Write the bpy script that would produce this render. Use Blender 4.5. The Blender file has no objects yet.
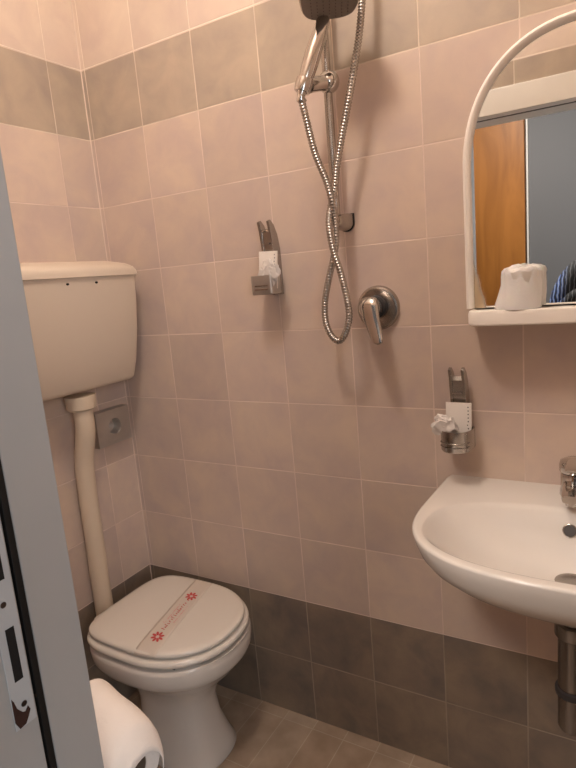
import bpy, bmesh, math, random
from mathutils import Vector, Matrix, noise
random.seed(7)
S = bpy.context.scene
COL = S.collection
PI = math.pi

# ------------------------------------------------------------------ camera
cam_d = bpy.data.cameras.new('camera'); cam = bpy.data.objects.new('camera', cam_d); COL.objects.link(cam)
RX = Vector((0.86093781, 0.50138252, -0.08603285))      # right
RY = Vector((0.0180096, -0.19905384, -0.97982306))      # down
RZ = Vector((-0.50839132, 0.8420173, -0.18040267))      # forward
m = Matrix.Identity(4)
for i in range(3):
    m[i][0] = RX[i]; m[i][1] = -RY[i]; m[i][2] = -RZ[i]
m[0][3], m[1][3], m[2][3] = 1.4098, -1.3102, 1.3201
cam.matrix_world = m
cam_d.sensor_fit = 'AUTO'; cam_d.sensor_width = 36.0; cam_d.lens = 575.33 / 768 * 36.0
cam_d.clip_start = 0.01
S.camera = cam

# ------------------------------------------------------------------ world, lights, exposure
w = bpy.data.worlds.new('world'); S.world = w; w.use_nodes = True
w.node_tree.nodes['Background'].inputs[0].default_value = (0.55, 0.65, 0.8, 1)
w.node_tree.nodes['Background'].inputs[1].default_value = 0.6

LAMP_POS = (0.86, -0.78, 2.50)
ld = bpy.data.lights.new('ceiling_bulb', 'POINT'); ld.energy = 22.0; ld.color = (1.0, 0.90, 0.815); ld.shadow_soft_size = 0.09
lo = bpy.data.objects.new('ceiling_bulb', ld); lo.location = LAMP_POS; COL.objects.link(lo)
wd = bpy.data.lights.new('window_daylight', 'AREA'); wd.energy = 30.0; wd.color = (0.90, 0.95, 1.0)
wd.shape = 'RECTANGLE'; wd.size = 1.1; wd.size_y = 1.1
wo = bpy.data.objects.new('window_daylight', wd); wo.location = (2.63, -2.2, 1.55)
wo.rotation_euler = (0, PI / 2, 0); COL.objects.link(wo)      # shines to -x

bd = bpy.data.lights.new('bedroom_fill', 'AREA'); bd.energy = 38.0; bd.color = (1.0, 0.92, 0.85); bd.shape = 'DISK'; bd.size = 0.5  # added warm fill through the doorway, brightens the lower wall, basin and toilet
bo = bpy.data.objects.new('bedroom_fill', bd); bo.location = (0.75, -2.0, 2.56); COL.objects.link(bo)

S.view_settings.view_transform = 'Standard'; S.view_settings.look = 'None'
S.view_settings.gamma = 1.0; S.view_settings.use_curve_mapping = False
S.view_settings.exposure = 0.0

# ------------------------------------------------------------------ helpers
def lin(c):
    return tuple((x / 255 / 12.92) if x / 255 <= .04045 else ((x / 255 + .055) / 1.055) ** 2.4 for x in c) + (1,)

def mat(name, col, rough=.4, metal=0., var=.04, scale=14., bump=0., trans=0., ior=1.45, sub=0., alpha=1.):
    M = bpy.data.materials.new(name); M.use_nodes = True
    nt = M.node_tree; b = nt.nodes['Principled BSDF']
    c = lin(col)
    tc = nt.nodes.new('ShaderNodeTexCoord')
    n = nt.nodes.new('ShaderNodeTexNoise'); n.inputs['Scale'].default_value = scale; n.inputs['Detail'].default_value = 4
    nt.links.new(tc.outputs['Object'], n.inputs['Vector'])
    mx = nt.nodes.new('ShaderNodeMix'); mx.data_type = 'RGBA'
    mx.inputs['A'].default_value = tuple(v * (1 - var) for v in c[:3]) + (1,)
    mx.inputs['B'].default_value = tuple(min(1, v * (1 + var)) for v in c[:3]) + (1,)
    nt.links.new(n.outputs['Fac'], mx.inputs['Factor'])
    nt.links.new(mx.outputs['Result'], b.inputs['Base Color'])
    b.inputs['Roughness'].default_value = rough; b.inputs['Metallic'].default_value = metal
    b.inputs['IOR'].default_value = ior
    b.inputs['Transmission Weight'].default_value = trans
    b.inputs['Alpha'].default_value = alpha
    if sub: b.inputs['Subsurface Weight'].default_value = sub; b.inputs['Subsurface Radius'].default_value = (.02, .015, .01)
    if bump:
        bp = nt.nodes.new('ShaderNodeBump'); bp.inputs['Strength'].default_value = bump; bp.inputs['Distance'].default_value = .002
        n2 = nt.nodes.new('ShaderNodeTexNoise'); n2.inputs['Scale'].default_value = scale * 12
        nt.links.new(tc.outputs['Object'], n2.inputs['Vector'])
        nt.links.new(n2.outputs['Fac'], bp.inputs['Height']); nt.links.new(bp.outputs['Normal'], b.inputs['Normal'])
    return M

def link(name, me, M, parent=None, sharp=40, smooth=True):
    if M is not None: me.materials.append(M)
    o = bpy.data.objects.new(name, me); COL.objects.link(o)
    if smooth:
        for p in me.polygons: p.use_smooth = True
        me.set_sharp_from_angle(angle=math.radians(sharp))
    if parent is not None:
        o.parent = parent; o.matrix_parent_inverse = Matrix.Translation(-parent.location)
    return o

def obj(name, bm, M, parent=None, sharp=40, smooth=True, bevel=0, seg=3):
    bmesh.ops.recalc_face_normals(bm, faces=bm.faces[:])
    me = bpy.data.meshes.new(name); bm.to_mesh(me); bm.free()
    o = link(name, me, M, parent, sharp, smooth)
    if bevel:
        md = o.modifiers.new('bevel', 'BEVEL'); md.width = bevel; md.segments = seg; md.limit_method = 'ANGLE'; md.angle_limit = math.radians(35)
        md.harden_normals = True
    return o

def tag(o, label, cat, group=None):
    o['label'] = label; o['category'] = cat
    if group: o['group'] = group
    return o

def thing(name, loc, label, cat, group=None):
    o = bpy.data.objects.new(name, None); o.location = loc; o.empty_display_size = .05; COL.objects.link(o)
    return tag(o, label, cat, group)

def NB(): return bmesh.new()

def box(bm, x0, x1, y0, y1, z0, z1):
    vs = [bm.verts.new((x, y, z)) for x in (x0, x1) for y in (y0, y1) for z in (z0, z1)]
    for f in ((0, 1, 3, 2), (4, 6, 7, 5), (0, 4, 5, 1), (2, 3, 7, 6), (0, 2, 6, 4), (1, 5, 7, 3)):
        bm.faces.new([vs[i] for i in f])
    return vs

def loft(bm, rings, cap0=True, cap1=True, closed=True):
    R = [[bm.verts.new(p) for p in r] for r in rings]
    n = len(R[0])
    for a, b in zip(R, R[1:]):
        for i in range(n if closed else n - 1):
            j = (i + 1) % n
            bm.faces.new((a[i], a[j], b[j], b[i]))
    if cap0: bm.faces.new(R[0][::-1])
    if cap1: bm.faces.new(R[-1])
    return R

def frames(pts):
    P = [Vector(p) for p in pts]; T = []
    for i in range(len(P)):
        t = (P[min(i + 1, len(P) - 1)] - P[max(i - 1, 0)]).normalized(); T.append(t)
    up = Vector((0, 0, 1)) if abs(T[0].z) < .9 else Vector((1, 0, 0))
    u = (up - T[0] * up.dot(T[0])).normalized(); U = [u]
    for i in range(1, len(P)):
        u = (u - T[i] * u.dot(T[i])).normalized(); U.append(u)
    return P, T, U

def tube(bm, pts, r, n=16, cap=True):
    P, T, U = frames(pts)
    rr = r if isinstance(r, (list, tuple)) else [r] * len(P)
    rings = []
    for p, t, u, q in zip(P, T, U, rr):
        v = t.cross(u)
        rings.append([p + (u * math.cos(2 * PI * k / n) + v * math.sin(2 * PI * k / n)) * q for k in range(n)])
    loft(bm, rings, cap, cap)

def lathe(bm, prof, origin, axis=(0, 0, 1), n=40, cap=True):
    """prof: list of (radius, height along axis)"""
    a = Vector(axis).normalized(); o = Vector(origin)
    up = Vector((1, 0, 0)) if abs(a.x) < .9 else Vector((0, 1, 0))
    u = (up - a * up.dot(a)).normalized(); v = a.cross(u)
    rings = [[o + a * h + (u * math.cos(2 * PI * k / n) + v * math.sin(2 * PI * k / n)) * max(r, 1e-5) for k in range(n)] for r, h in prof]
    loft(bm, rings, cap, cap)

def catmull(pts, step):
    P = [Vector(p) for p in pts]; out = []
    for i in range(len(P) - 1):
        p0, p1, p2, p3 = P[max(i - 1, 0)], P[i], P[i + 1], P[min(i + 2, len(P) - 1)]
        n = max(2, int((p2 - p1).length / step))
        for k in range(n):
            t = k / n
            out.append(.5 * ((2 * p1) + (p2 - p0) * t + (2 * p0 - 5 * p1 + 4 * p2 - p3) * t * t + (-p0 + 3 * p1 - 3 * p2 + p3) * t ** 3))
    out.append(P[-1])
    return out

def spow(v, e): return math.copysign(abs(v) ** e, v)

def struct(o):
    o['kind'] = 'structure'; return o

# ------------------------------------------------------------------ materials
ZH = 1.9744; TH = 0.19756; TW = 0.2
def tile_mat(name, axis, off):
    M = bpy.data.materials.new(name); M.use_nodes = True
    nt = M.node_tree; N = nt.nodes; L = nt.links; b = N['Principled BSDF']
    geo = N.new('ShaderNodeNewGeometry'); sep = N.new('ShaderNodeSeparateXYZ'); L.new(geo.outputs['Position'], sep.inputs[0])
    def mth(op, a, c=None):
        n = N.new('ShaderNodeMath'); n.operation = op
        for i, x in enumerate((a, c)):
            if x is None: continue
            if isinstance(x, (int, float)): n.inputs[i].default_value = x
            else: L.new(x, n.inputs[i])
        return n.outputs[0]
    u = mth('DIVIDE', mth('SUBTRACT', sep.outputs[axis], off), TW)
    v = mth('DIVIDE', mth('SUBTRACT', ZH, sep.outputs[2]), TH)
    fu = mth('FLOOR', u); fv = mth('FLOOR', v)
    eu = mth('SUBTRACT', .5, mth('ABSOLUTE', mth('SUBTRACT', mth('FRACT', u), .5)))
    ev = mth('SUBTRACT', .5, mth('ABSOLUTE', mth('SUBTRACT', mth('FRACT', v), .5)))
    e = mth('MINIMUM', eu, ev)
    mr = N.new('ShaderNodeMapRange'); mr.interpolation_type = 'SMOOTHSTEP'
    mr.inputs['From Min'].default_value = .0045; mr.inputs['From Max'].default_value = .0105
    mr.inputs['To Min'].default_value = 1; mr.inputs['To Max'].default_value = 0
    L.new(e, mr.inputs['Value'])
    grout = mr.outputs[0]
    cmb = N.new('ShaderNodeCombineXYZ'); L.new(fu, cmb.inputs[0]); L.new(fv, cmb.inputs[1]); cmb.inputs[2].default_value = off * 7 + axis
    wn = N.new('ShaderNodeTexWhiteNoise'); wn.noise_dimensions = '3D'; L.new(cmb.outputs[0], wn.inputs['Vector'])
    # cloud pattern, different on each tile
    sc = N.new('ShaderNodeVectorMath'); sc.operation = 'SCALE'; L.new(wn.outputs['Color'], sc.inputs[0]); sc.inputs['Scale'].default_value = 20
    ad = N.new('ShaderNodeVectorMath'); ad.operation = 'ADD'; L.new(geo.outputs['Position'], ad.inputs[0]); L.new(sc.outputs[0], ad.inputs[1])
    ns = N.new('ShaderNodeTexNoise'); ns.inputs['Scale'].default_value = 9; ns.inputs['Detail'].default_value = 5; ns.inputs['Roughness'].default_value = .55
    ns.inputs['Distortion'].default_value = .35
    L.new(ad.outputs[0], ns.inputs['Vector'])
    vm = N.new('ShaderNodeMapRange'); vm.inputs['From Min'].default_value = -2; vm.inputs['From Max'].default_value = 12; L.new(v, vm.inputs['Value'])
    def ramp(cols):
        r = N.new('ShaderNodeValToRGB'); r.color_ramp.interpolation = 'CONSTANT'
        for k, (pos, c) in enumerate(cols):
            if k < 2: el = r.color_ramp.elements[k]; el.position = pos
            else: el = r.color_ramp.elements.new(pos)
            el.color = lin(c)
        L.new(vm.outputs[0], r.inputs[0]); return r.outputs[0]
    p = lambda q: (q + 2) / 14
    A = ramp([(0, C_TOP[0]), (p(0), C_BAND[0]), (p(1), C_PINK[0]), (p(8), C_DARK[0])])
    B = ramp([(0, C_TOP[1]), (p(0), C_BAND[1]), (p(1), C_PINK[1]), (p(8), C_DARK[1])])
    G = ramp([(0, C_TOP[2]), (p(0), C_BAND[2]), (p(1), C_PINK[2]), (p(7.985), C_DARK[2])])
    nr = N.new('ShaderNodeMapRange'); nr.inputs['From Min'].default_value = .3; nr.inputs['From Max'].default_value = .7; L.new(ns.outputs['Fac'], nr.inputs['Value'])
    mx = N.new('ShaderNodeMix'); mx.data_type = 'RGBA'; L.new(nr.outputs[0], mx.inputs['Factor']); L.new(A, mx.inputs['A']); L.new(B, mx.inputs['B'])
    # per tile brightness
    hv = N.new('ShaderNodeHueSaturation'); L.new(mx.outputs['Result'], hv.inputs['Color'])
    vr = N.new('ShaderNodeMapRange'); vr.inputs['To Min'].default_value = .94; vr.inputs['To Max'].default_value = 1.06; L.new(wn.outputs['Value'], vr.inputs['Value']); L.new(vr.outputs[0], hv.inputs['Value'])
    # grout more or less filled along its length
    gn = N.new('ShaderNodeTexNoise'); gn.inputs['Scale'].default_value = 5; L.new(geo.outputs['Position'], gn.inputs['Vector'])
    gr = N.new('ShaderNodeMapRange'); gr.inputs['From Min'].default_value = .35; gr.inputs['From Max'].default_value = .6; gr.inputs['To Min'].default_value = .35; gr.inputs['To Max'].default_value = 1; L.new(gn.outputs['Fac'], gr.inputs['Value'])
    gf = mth('MULTIPLY', grout, gr.outputs[0])
    mg = N.new('ShaderNodeMix'); mg.data_type = 'RGBA'; L.new(gf, mg.inputs['Factor']); L.new(hv.outputs[0], mg.inputs['A']); L.new(G, mg.inputs['B'])
    L.new(mg.outputs['Result'], b.inputs['Base Color'])
    rr = N.new('ShaderNodeMapRange'); rr.inputs['To Min'].default_value = .42; rr.inputs['To Max'].default_value = .8; L.new(grout, rr.inputs['Value']); L.new(rr.outputs[0], b.inputs['Roughness'])
    b.inputs['Specular IOR Level'].default_value = .35
    bp = N.new('ShaderNodeBump'); bp.inputs['Distance'].default_value = .0012; bp.inputs['Strength'].default_value = .6
    h = mth('ADD', mth('MULTIPLY', grout, -1), mth('MULTIPLY', ns.outputs['Fac'], .25)); L.new(h, bp.inputs['Height']); L.new(bp.outputs['Normal'], b.inputs['Normal'])
    return M

C_TOP = ((206, 186, 174), (220, 202, 184), (238, 224, 208))
C_BAND = ((164, 150, 138), (186, 169, 150), (230, 214, 196))
C_PINK = ((194, 174, 166), (211, 190, 172), (228, 208, 196))
C_DARK = ((112, 101, 94), (148, 130, 112), (166, 152, 136))
M_TB = tile_mat('wall_tile_back', 0, 0.0154)
M_TL = tile_mat('wall_tile_left', 1, -0.1203)
M_TF = tile_mat('wall_tile_front', 0, 0.0610)
M_TR = tile_mat('wall_tile_right', 1, -0.05)

def floor_mat():
    M = bpy.data.materials.new('floor_tile'); M.use_nodes = True
    nt = M.node_tree; N = nt.nodes; L = nt.links; b = N['Principled BSDF']
    geo = N.new('ShaderNodeNewGeometry')
    mp = N.new('ShaderNodeMapping'); mp.inputs['Location'].default_value = (-.0215, .037, 0); L.new(geo.outputs['Position'], mp.inputs['Vector'])
    bk = N.new('ShaderNodeTexBrick'); bk.offset = 0; bk.squash = 1
    bk.inputs['Scale'].default_value = 1; bk.inputs['Brick Width'].default_value = .1; bk.inputs['Row Height'].default_value = .2
    bk.inputs['Mortar Size'].default_value = .0016; bk.inputs['Mortar Smooth'].default_value = .3; bk.inputs['Bias'].default_value = 0
    bk.inputs['Color1'].default_value = lin((182, 164, 146)); bk.inputs['Color2'].default_value = lin((174, 152, 132)); bk.inputs['Mortar'].default_value = lin((194, 178, 160))
    L.new(mp.outputs[0], bk.inputs['Vector'])
    ns = N.new('ShaderNodeTexNoise'); ns.inputs['Scale'].default_value = 14; ns.inputs['Detail'].default_value = 6; L.new(geo.outputs['Position'], ns.inputs['Vector'])
    mx = N.new('ShaderNodeMix'); mx.data_type = 'RGBA'; mx.blend_type = 'MULTIPLY'; mx.inputs['Factor'].default_value = .5
    cr = N.new('ShaderNodeValToRGB'); cr.color_ramp.elements[0].color = lin((170, 165, 158)); cr.color_ramp.elements[1].color = (1, 1, 1, 1)
    cr.color_ramp.elements[0].position = .3; cr.color_ramp.elements[1].position = .7
    L.new(ns.outputs['Fac'], cr.inputs[0]); L.new(bk.outputs['Color'], mx.inputs['A']); L.new(cr.outputs[0], mx.inputs['B'])
    L.new(mx.outputs['Result'], b.inputs['Base Color']); b.inputs['Roughness'].default_value = .45
    return M
M_FLOOR = floor_mat()
M_CEIL = mat('ceiling_paint', (238, 234, 226), .8)
M_CER = mat('white_ceramic', (214, 206, 198), .12, var=.015, scale=4)
M_SEAT = mat('white_seat_plastic', (226, 218, 208), .22, var=.015, scale=5)
M_CIST = mat('cream_cistern_plastic', (216, 200, 182), .38, var=.02, scale=5)
M_PIPE = mat('cream_pipe_plastic', (214, 196, 174), .35, var=.03, scale=8)
M_CHROME = mat('chrome', (200, 196, 192), .12, 1, var=.03, scale=20)
M_CHROME2 = mat('satin_chrome', (176, 170, 164), .26, 1, var=.05, scale=20)
M_DCHROME = mat('dark_metal', (95, 90, 88), .3, 1, var=.05)
M_TRAP = mat('dulled_chrome', (132, 126, 122), .25, 1, var=.06, scale=20)
M_STEEL = mat('brushed_steel', (190, 184, 178), .45, .85, var=.08, scale=30)
M_RUB = mat('black_rubber', (14, 13, 13), .55)
M_FRAME = mat('grey_frame_paint', (172, 170, 168), .45, var=.03)
M_WHITEP = mat('white_trim_paint', (236, 232, 224), .4)
M_MFR = mat('cream_mirror_frame_plastic', (250, 244, 236), .35, var=.02)
M_PAPER = mat('white_paper', (232, 224, 216), .8, var=.03, bump=.1)
M_TISSUE = mat('tissue_paper', (240, 230, 222), .95, var=.03, bump=.35, sub=.0)
M_INK = mat('grey_ink', (90, 84, 90), .7)
M_RED = mat('red_print', (196, 78, 76), .7)
M_PINKINK = mat('faded_red_print', (216, 150, 146), .7)
M_SASH = mat('paper_band', (214, 202, 190), .7, var=.02)
M_CRINKLE = mat('crinkled_clear_plastic', (236, 228, 222), .25, var=.05, trans=.25, bump=.3)
M_BAG = mat('frosted_plastic_bag', (250, 248, 246), .2, var=.03, trans=.12, ior=1.3, bump=.5, sub=.2)
M_CUP = mat('white_plastic_cup', (236, 232, 226), .35, var=.02, trans=.2, ior=1.2)
M_RUST = mat('rusty_chipped_paint', (58, 34, 26), .9, var=.4, scale=60)
M_HOLE = mat('dark_recess', (22, 20, 20), .8)
M_GASK = mat('dark_grey_plastic', (50, 46, 46), .5)
M_WALLB = mat('blue_grey_wall_paint', (104, 102, 102), .7, var=.02, scale=3)
M_BFLOOR = mat('bedroom_floor', (140, 118, 96), .5)
M_HEAD = mat('grey_spray_face', (120, 110, 102), .45, var=.1, scale=90)
M_NOZ = mat('rubber_nozzles', (92, 84, 78), .6)

def wood_mat():
    M = bpy.data.materials.new('honey_wood'); M.use_nodes = True
    nt = M.node_tree; N = nt.nodes; L = nt.links; b = N['Principled BSDF']
    tc = N.new('ShaderNodeTexCoord'); mp = N.new('ShaderNodeMapping'); mp.inputs['Scale'].default_value = (3, 3, .5)
    L.new(tc.outputs['Object'], mp.inputs[0])
    n = N.new('ShaderNodeTexNoise'); n.inputs['Scale'].default_value = 3; n.inputs['Detail'].default_value = 8; n.inputs['Distortion'].default_value = 1.2
    L.new(mp.outputs[0], n.inputs['Vector'])
    cr = N.new('ShaderNodeValToRGB'); cr.color_ramp.elements[0].color = lin((138, 84, 28)); cr.color_ramp.elements[1].color = lin((164, 104, 42))
    cr.color_ramp.elements[0].position = .35; cr.color_ramp.elements[1].position = .7
    L.new(n.outputs['Fac'], cr.inputs[0]); L.new(cr.outputs[0], b.inputs['Base Color']); b.inputs['Roughness'].default_value = .45
    return M
M_WOOD = wood_mat()

def mirror_mat():
    M = bpy.data.materials.new('mirror_silver'); M.use_nodes = True
    nt = M.node_tree; N = nt.nodes; L = nt.links; b = N['Principled BSDF']
    b.inputs['Metallic'].default_value = 1; b.inputs['Roughness'].default_value = .015
    geo = N.new('ShaderNodeNewGeometry'); sep = N.new('ShaderNodeSeparateXYZ'); L.new(geo.outputs['Position'], sep.inputs[0])
    ns = N.new('ShaderNodeTexNoise'); ns.inputs['Scale'].default_value = 30; ns.inputs['Detail'].default_value = 4; L.new(geo.outputs['Position'], ns.inputs['Vector'])
    # worn silvering: a pale patch in the lower left corner
    def mth(op, a, c):
        n = N.new('ShaderNodeMath'); n.operation = op
        for i, x in enumerate((a, c)):
            if isinstance(x, (int, float)): n.inputs[i].default_value = x
            else: L.new(x, n.inputs[i])
        return n.outputs[0]
    d = mth('ADD', mth('MULTIPLY', mth('SUBTRACT', sep.outputs[0], 1.117), 4.2), mth('SUBTRACT', sep.outputs[2], 1.225))
    d = mth('ADD', d, mth('MULTIPLY', mth('SUBTRACT', ns.outputs['Fac'], .5), .04))
    mr = N.new('ShaderNodeMapRange'); mr.interpolation_type = 'SMOOTHSTEP'
    mr.inputs['From Min'].default_value = .07; mr.inputs['From Max'].default_value = .13; mr.inputs['To Min'].default_value = 1; mr.inputs['To Max'].default_value = 0
    L.new(d, mr.inputs['Value'])
    mx = N.new('ShaderNodeMix'); mx.data_type = 'RGBA'; mx.inputs['A'].default_value = (.86, .87, .86, 1); mx.inputs['B'].default_value = lin((200, 180, 150))
    L.new(mr.outputs[0], mx.inputs['Factor']); L.new(mx.outputs['Result'], b.inputs['Base Color'])
    mm = mth('SUBTRACT', 1, mth('MULTIPLY', mr.outputs[0], .75)); L.new(mm, b.inputs['Metallic'])
    return M
M_MIRROR = mirror_mat()

# ------------------------------------------------------------------ the setting
XR = 1.76; ZC = 2.65; YF = -0.94; YB = -1.10
def slab(name, M, *a):
    bm = NB(); box(bm, *a); return struct(obj(name, bm, M, smooth=False))
slab('wall_back', M_TB, -0.1, XR + .1, 0, .1, -.1, ZC)
slab('wall_left', M_TL, -0.1, 0, YF, 0, -.1, ZC)
slab('wall_right', M_TR, XR, XR + .1, YF, 0, -.1, ZC)
bm = NB(); box(bm, -0.1, XR + .1, YB, 0.1, -.1, 0); struct(obj('floor', bm, M_FLOOR, smooth=False))
slab('ceiling', M_CEIL, -0.1, XR + .1, YB, .1, ZC, ZC + .1)
DX0, DX1, DZ = 0.885, 1.660, 1.813          # clear doorway
bm = NB()
box(bm, -1.0, DX0 - .03, YB, YF, 0, ZC); box(bm, DX1 + .03, 2.7, YB, YF, 0, ZC); box(bm, DX0 - .03, DX1 + .03, YB, YF, DZ + .03, ZC)
wf = struct(obj('wall_front', bm, M_TF, smooth=False))
wf.data.materials.append(M_WALLB)
for p in wf.data.polygons:
    if p.normal.y < -.9: p.material_index = 1
# corner grout bead
bm = NB(); loft(bm, [[(x, y, z) for x, y in ((0, 0), (0, -.0022), (.0008, -.0018), (.0018, -.0008), (.0022, 0))] for z in (0.0, ZC)])
struct(obj('trim_1', bm, mat('corner_grout', (212, 192, 178), .7)))

# bedroom beyond the door
slab('wall_bedroom_back', M_WALLB, -1.0, 2.8, -3.5, -3.4, 0, ZC)
slab('wall_bedroom_niche', M_WALLB, .822, 2.7, -3.4, -2.99, 0, ZC)
slab('wall_bedroom_left', M_WALLB, -1.1, -1.0, -3.5, YF, 0, ZC)
bm = NB()
box(bm, 2.7, 2.8, -3.4, -2.8, 0, ZC); box(bm, 2.7, 2.8, -1.6, YF, 0, ZC); box(bm, 2.7, 2.8, -2.8, -1.6, 0, .95); box(bm, 2.7, 2.8, -2.8, -1.6, 2.15, ZC)
struct(obj('wall_bedroom_right', bm, M_WALLB, smooth=False))
slab('floor_bedroom', M_BFLOOR, -1.0, 2.8, -3.5, YB, -.1, 0)
slab('ceiling_bedroom', M_CEIL, -1.0, 2.8, -3.5, YB, ZC, ZC + .1)
win = struct(bpy.data.objects.new('window_1', None)); win.location = (2.75, -2.2, .95); COL.objects.link(win)
bm = NB()
for a in ((-2.8, -2.74, .95, 2.15), (-1.66, -1.6, .95, 2.15), (-2.23, -2.17, .95, 2.15)): box(bm, 2.70, 2.76, a[0], a[1], a[2], a[3])
for a in ((.95, 1.01), (2.09, 2.15)): box(bm, 2.70, 2.76, -2.74, -1.66, a[0], a[1])
obj('window_frame', bm, M_WHITEP, win, smooth=False)
bm = NB(); box(bm, 2.728, 2.732, -2.74, -1.66, 1.01, 2.09)
obj('pane', bm, mat('window_glass', (245, 250, 250), .0, trans=1, var=0), win, smooth=False)

# door frame
df = struct(bpy.data.objects.new('door_1', None)); df.location = (1.286, -1.03, 0); COL.objects.link(df)
def jamb(sx, xi):
    """xi: face x of the reveal; sx=+1 the reveal looks to +x"""
    bm = NB()
    t = .03
    prof = [(0, -.936), (0, -.9925), (-.007, -.9925), (-.007, -1.003), (-.0005, -1.003), (-.0005, -1.112), (-.09, -1.112), (-.09, YB - .0005), (-t, YB - .0005), (-t, YF + .0005), (-t, -.936)]
    loft(bm, [[(xi + sx * x, y, z) for x, y in prof] for z in (0.0, DZ)])
    return obj('jamb', bm, M_FRAME, df, smooth=False, bevel=.0015, seg=2)
jamb(1, DX0); jamb(-1, DX1)
bm = NB()
prof = [(-.936, 0), (-.936, .082), (YF + .0005, .082), (YF + .0005, .0298), (YB - .0005, .0298), (YB - .0005, .082), (-1.112, .082), (-1.112, .0005), (-1.003, .0005), (-1.003, .007), (-.9925, .007), (-.9925, 0)]
loft(bm, [[(x, y, DZ + z) for y, z in prof] for x in (DX0 - .05, DX1 + .083)])
obj('door_head', bm, M_WHITEP, df, smooth=False, bevel=.0015, seg=2)
bm = NB(); box(bm, DX0 + .002, DX1 - .002, -1.0015, -.994, DZ - .0012, DZ + .0068); obj('rubber_seal', bm, M_RUB, df, smooth=False)
for s, xi in ((1, DX0), (-1, DX1)):
    bm = NB(); xs = sorted((xi - s * .0068, xi + s * .0012)); box(bm, xs[0], xs[1], -1.0012, -.9935, 0.002, DZ - .002)
    obj('rubber_seal', bm, M_RUB, df, smooth=False, bevel=.001, seg=2)
# strike plate on the left reveal
sp = obj('strike_plate', (lambda b: (box(b, DX0 - .0003, DX0 + .0014, -1.029, -1.0055, .895, 1.14), b)[1])(NB()), mat('painted_strike_plate', (186, 188, 190), .4, var=.05), df, smooth=False, bevel=.0006, seg=2)
sp['label'] = 'pale metal strike plate with two bolt slots and rusty chipped lower end'
bm = NB(); box(bm, DX0 + .0012, DX0 + .0018, -1.0215, -1.0122, .946, 1.004); box(bm, DX0 + .0012, DX0 + .0018, -1.0215, -1.0122, 1.055, 1.122)
obj('bolt_slot', bm, M_HOLE, df, smooth=False)
bm = NB(); lathe(bm, [(.0028, 0), (.0032, .0008)], (DX0 + .0012, -1.0185, 1.030), (1, 0, 0), 14); lathe(bm, [(.0028, 0), (.0032, .0008)], (DX0 + .0012, -1.0165, .919), (1, 0, 0), 14)
obj('screw_hole', bm, M_DCHROME, df)
bm = NB()
pts = [(-1.0285, .932), (-1.0265, .928), (-1.0245, .919), (-1.022, .915), (-1.019, .911), (-1.0165, .910), (-1.013, .914), (-1.011, .909), (-1.014, .903), (-1.018, .897), (-1.025, .896), (-1.0288, .905)]
loft(bm, [[(DX0 + x, y, z) for y, z in pts] for x in (.001, .0019)])
obj('rust_patch', bm, M_RUST, df, smooth=False)

# ceiling lamp (above the frame of the photograph)
cl = thing('ceiling_lamp', (LAMP_POS[0], LAMP_POS[1], ZC), 'round white ceiling lamp over the middle of the bathroom', 'lamp')
bm = NB(); lathe(bm, [(.10, 0), (.11, -.01), (.11, -.025), (.06, -.03)], (LAMP_POS[0], LAMP_POS[1], ZC)); obj('lamp_base', bm, M_WHITEP, cl)

cl2 = thing('ceiling_lamp', (.75, -2.0, ZC), 'flat round housing added for the fill light in the bedroom beyond the door', 'lamp')  # unseen fixture added to carry the bedroom fill light
bm = NB(); lathe(bm, [(.28, 0), (.29, -.01), (.29, -.05), (.26, -.055)], (.75, -2.0, ZC)); obj('lamp_base', bm, M_WHITEP, cl2)

# ------------------------------------------------------------------ cistern
YC = -0.245
cs = thing('cistern', (0, YC, 1.05), 'cream plastic high cistern hung in the corner above the toilet', 'cistern')
def cring(z, d, hw, rc, y0=YC, x0=.001, n=10):
    pts = [(x0, y0 + hw)]
    # front right corner
    for k in range(n + 1):
        a = PI / 2 * k / n
        pts.append((d - rc + rc * math.sin(a), y0 + hw - rc + rc * math.cos(a)))
    for k in range(n + 1):
        a = PI / 2 * k / n
        pts.append((d - rc + rc * math.cos(a), y0 - hw + rc - rc * math.sin(a)))
    pts.append((x0, y0 - hw))
    return [(x, y, z) for x, y in pts]
bm = NB()
def bulge(r, amt):
    out = []
    for x, y, z in r:
        t = (y - YC) / .2
        out.append((x + (amt * (1 - t * t) if x > .02 else 0), y, z))
    return out
def sag(r, amt):
    return [(x, y, z - amt * (1 - min(1, abs(y - YC) / .2) ** 2.2)) for x, y, z in r]
rings = [sag(cring(1.064, .100, .187, .014), .016), sag(cring(1.067, .107, .193, .015), .016), sag(cring(1.074, .111, .1955, .016), .014), bulge(cring(1.12, .126, .1965, .016), .010), bulge(cring(1.21, .145, .198, .016), .012), bulge(cring(1.30, .157, .198, .016), .012), bulge(cring(1.368, .163, .197, .016), .012)]
loft(bm, rings)
obj('tank', bm, M_CIST, cs, sharp=40)
bm = NB()
def dome(r, amt):
    return [(x, y, z + amt * (1 - min(1, abs(y - YC) / .2) ** 4.5)) for x, y, z in r]
rings = [bulge(cring(1.368, .158, .192, .016), .012), bulge(cring(1.3692, .170, .204, .018), .012), bulge(cring(1.379, .1695, .2035, .018), .012), dome(bulge(cring(1.3795, .168, .2025, .018), .012), .028), dome(bulge(cring(1.383, .165, .199, .018), .012), .0295), dome(bulge(cring(1.386, .150, .185, .018), .012), .0305), dome(cring(1.388, .11, .15, .018), .031)]
loft(bm, rings)
obj('cistern_lid', bm, M_CIST, cs, sharp=40)
for y in (-.302, -.208):
    bm = NB(); lathe(bm, [(.0030, -.004), (.0030, .0005)], (.1615 + .012 * (1 - ((y - YC) / .2) ** 2), y, 1.353), (1, 0, 0), 12); obj('screw_hole', bm, M_HOLE, cs)

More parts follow.
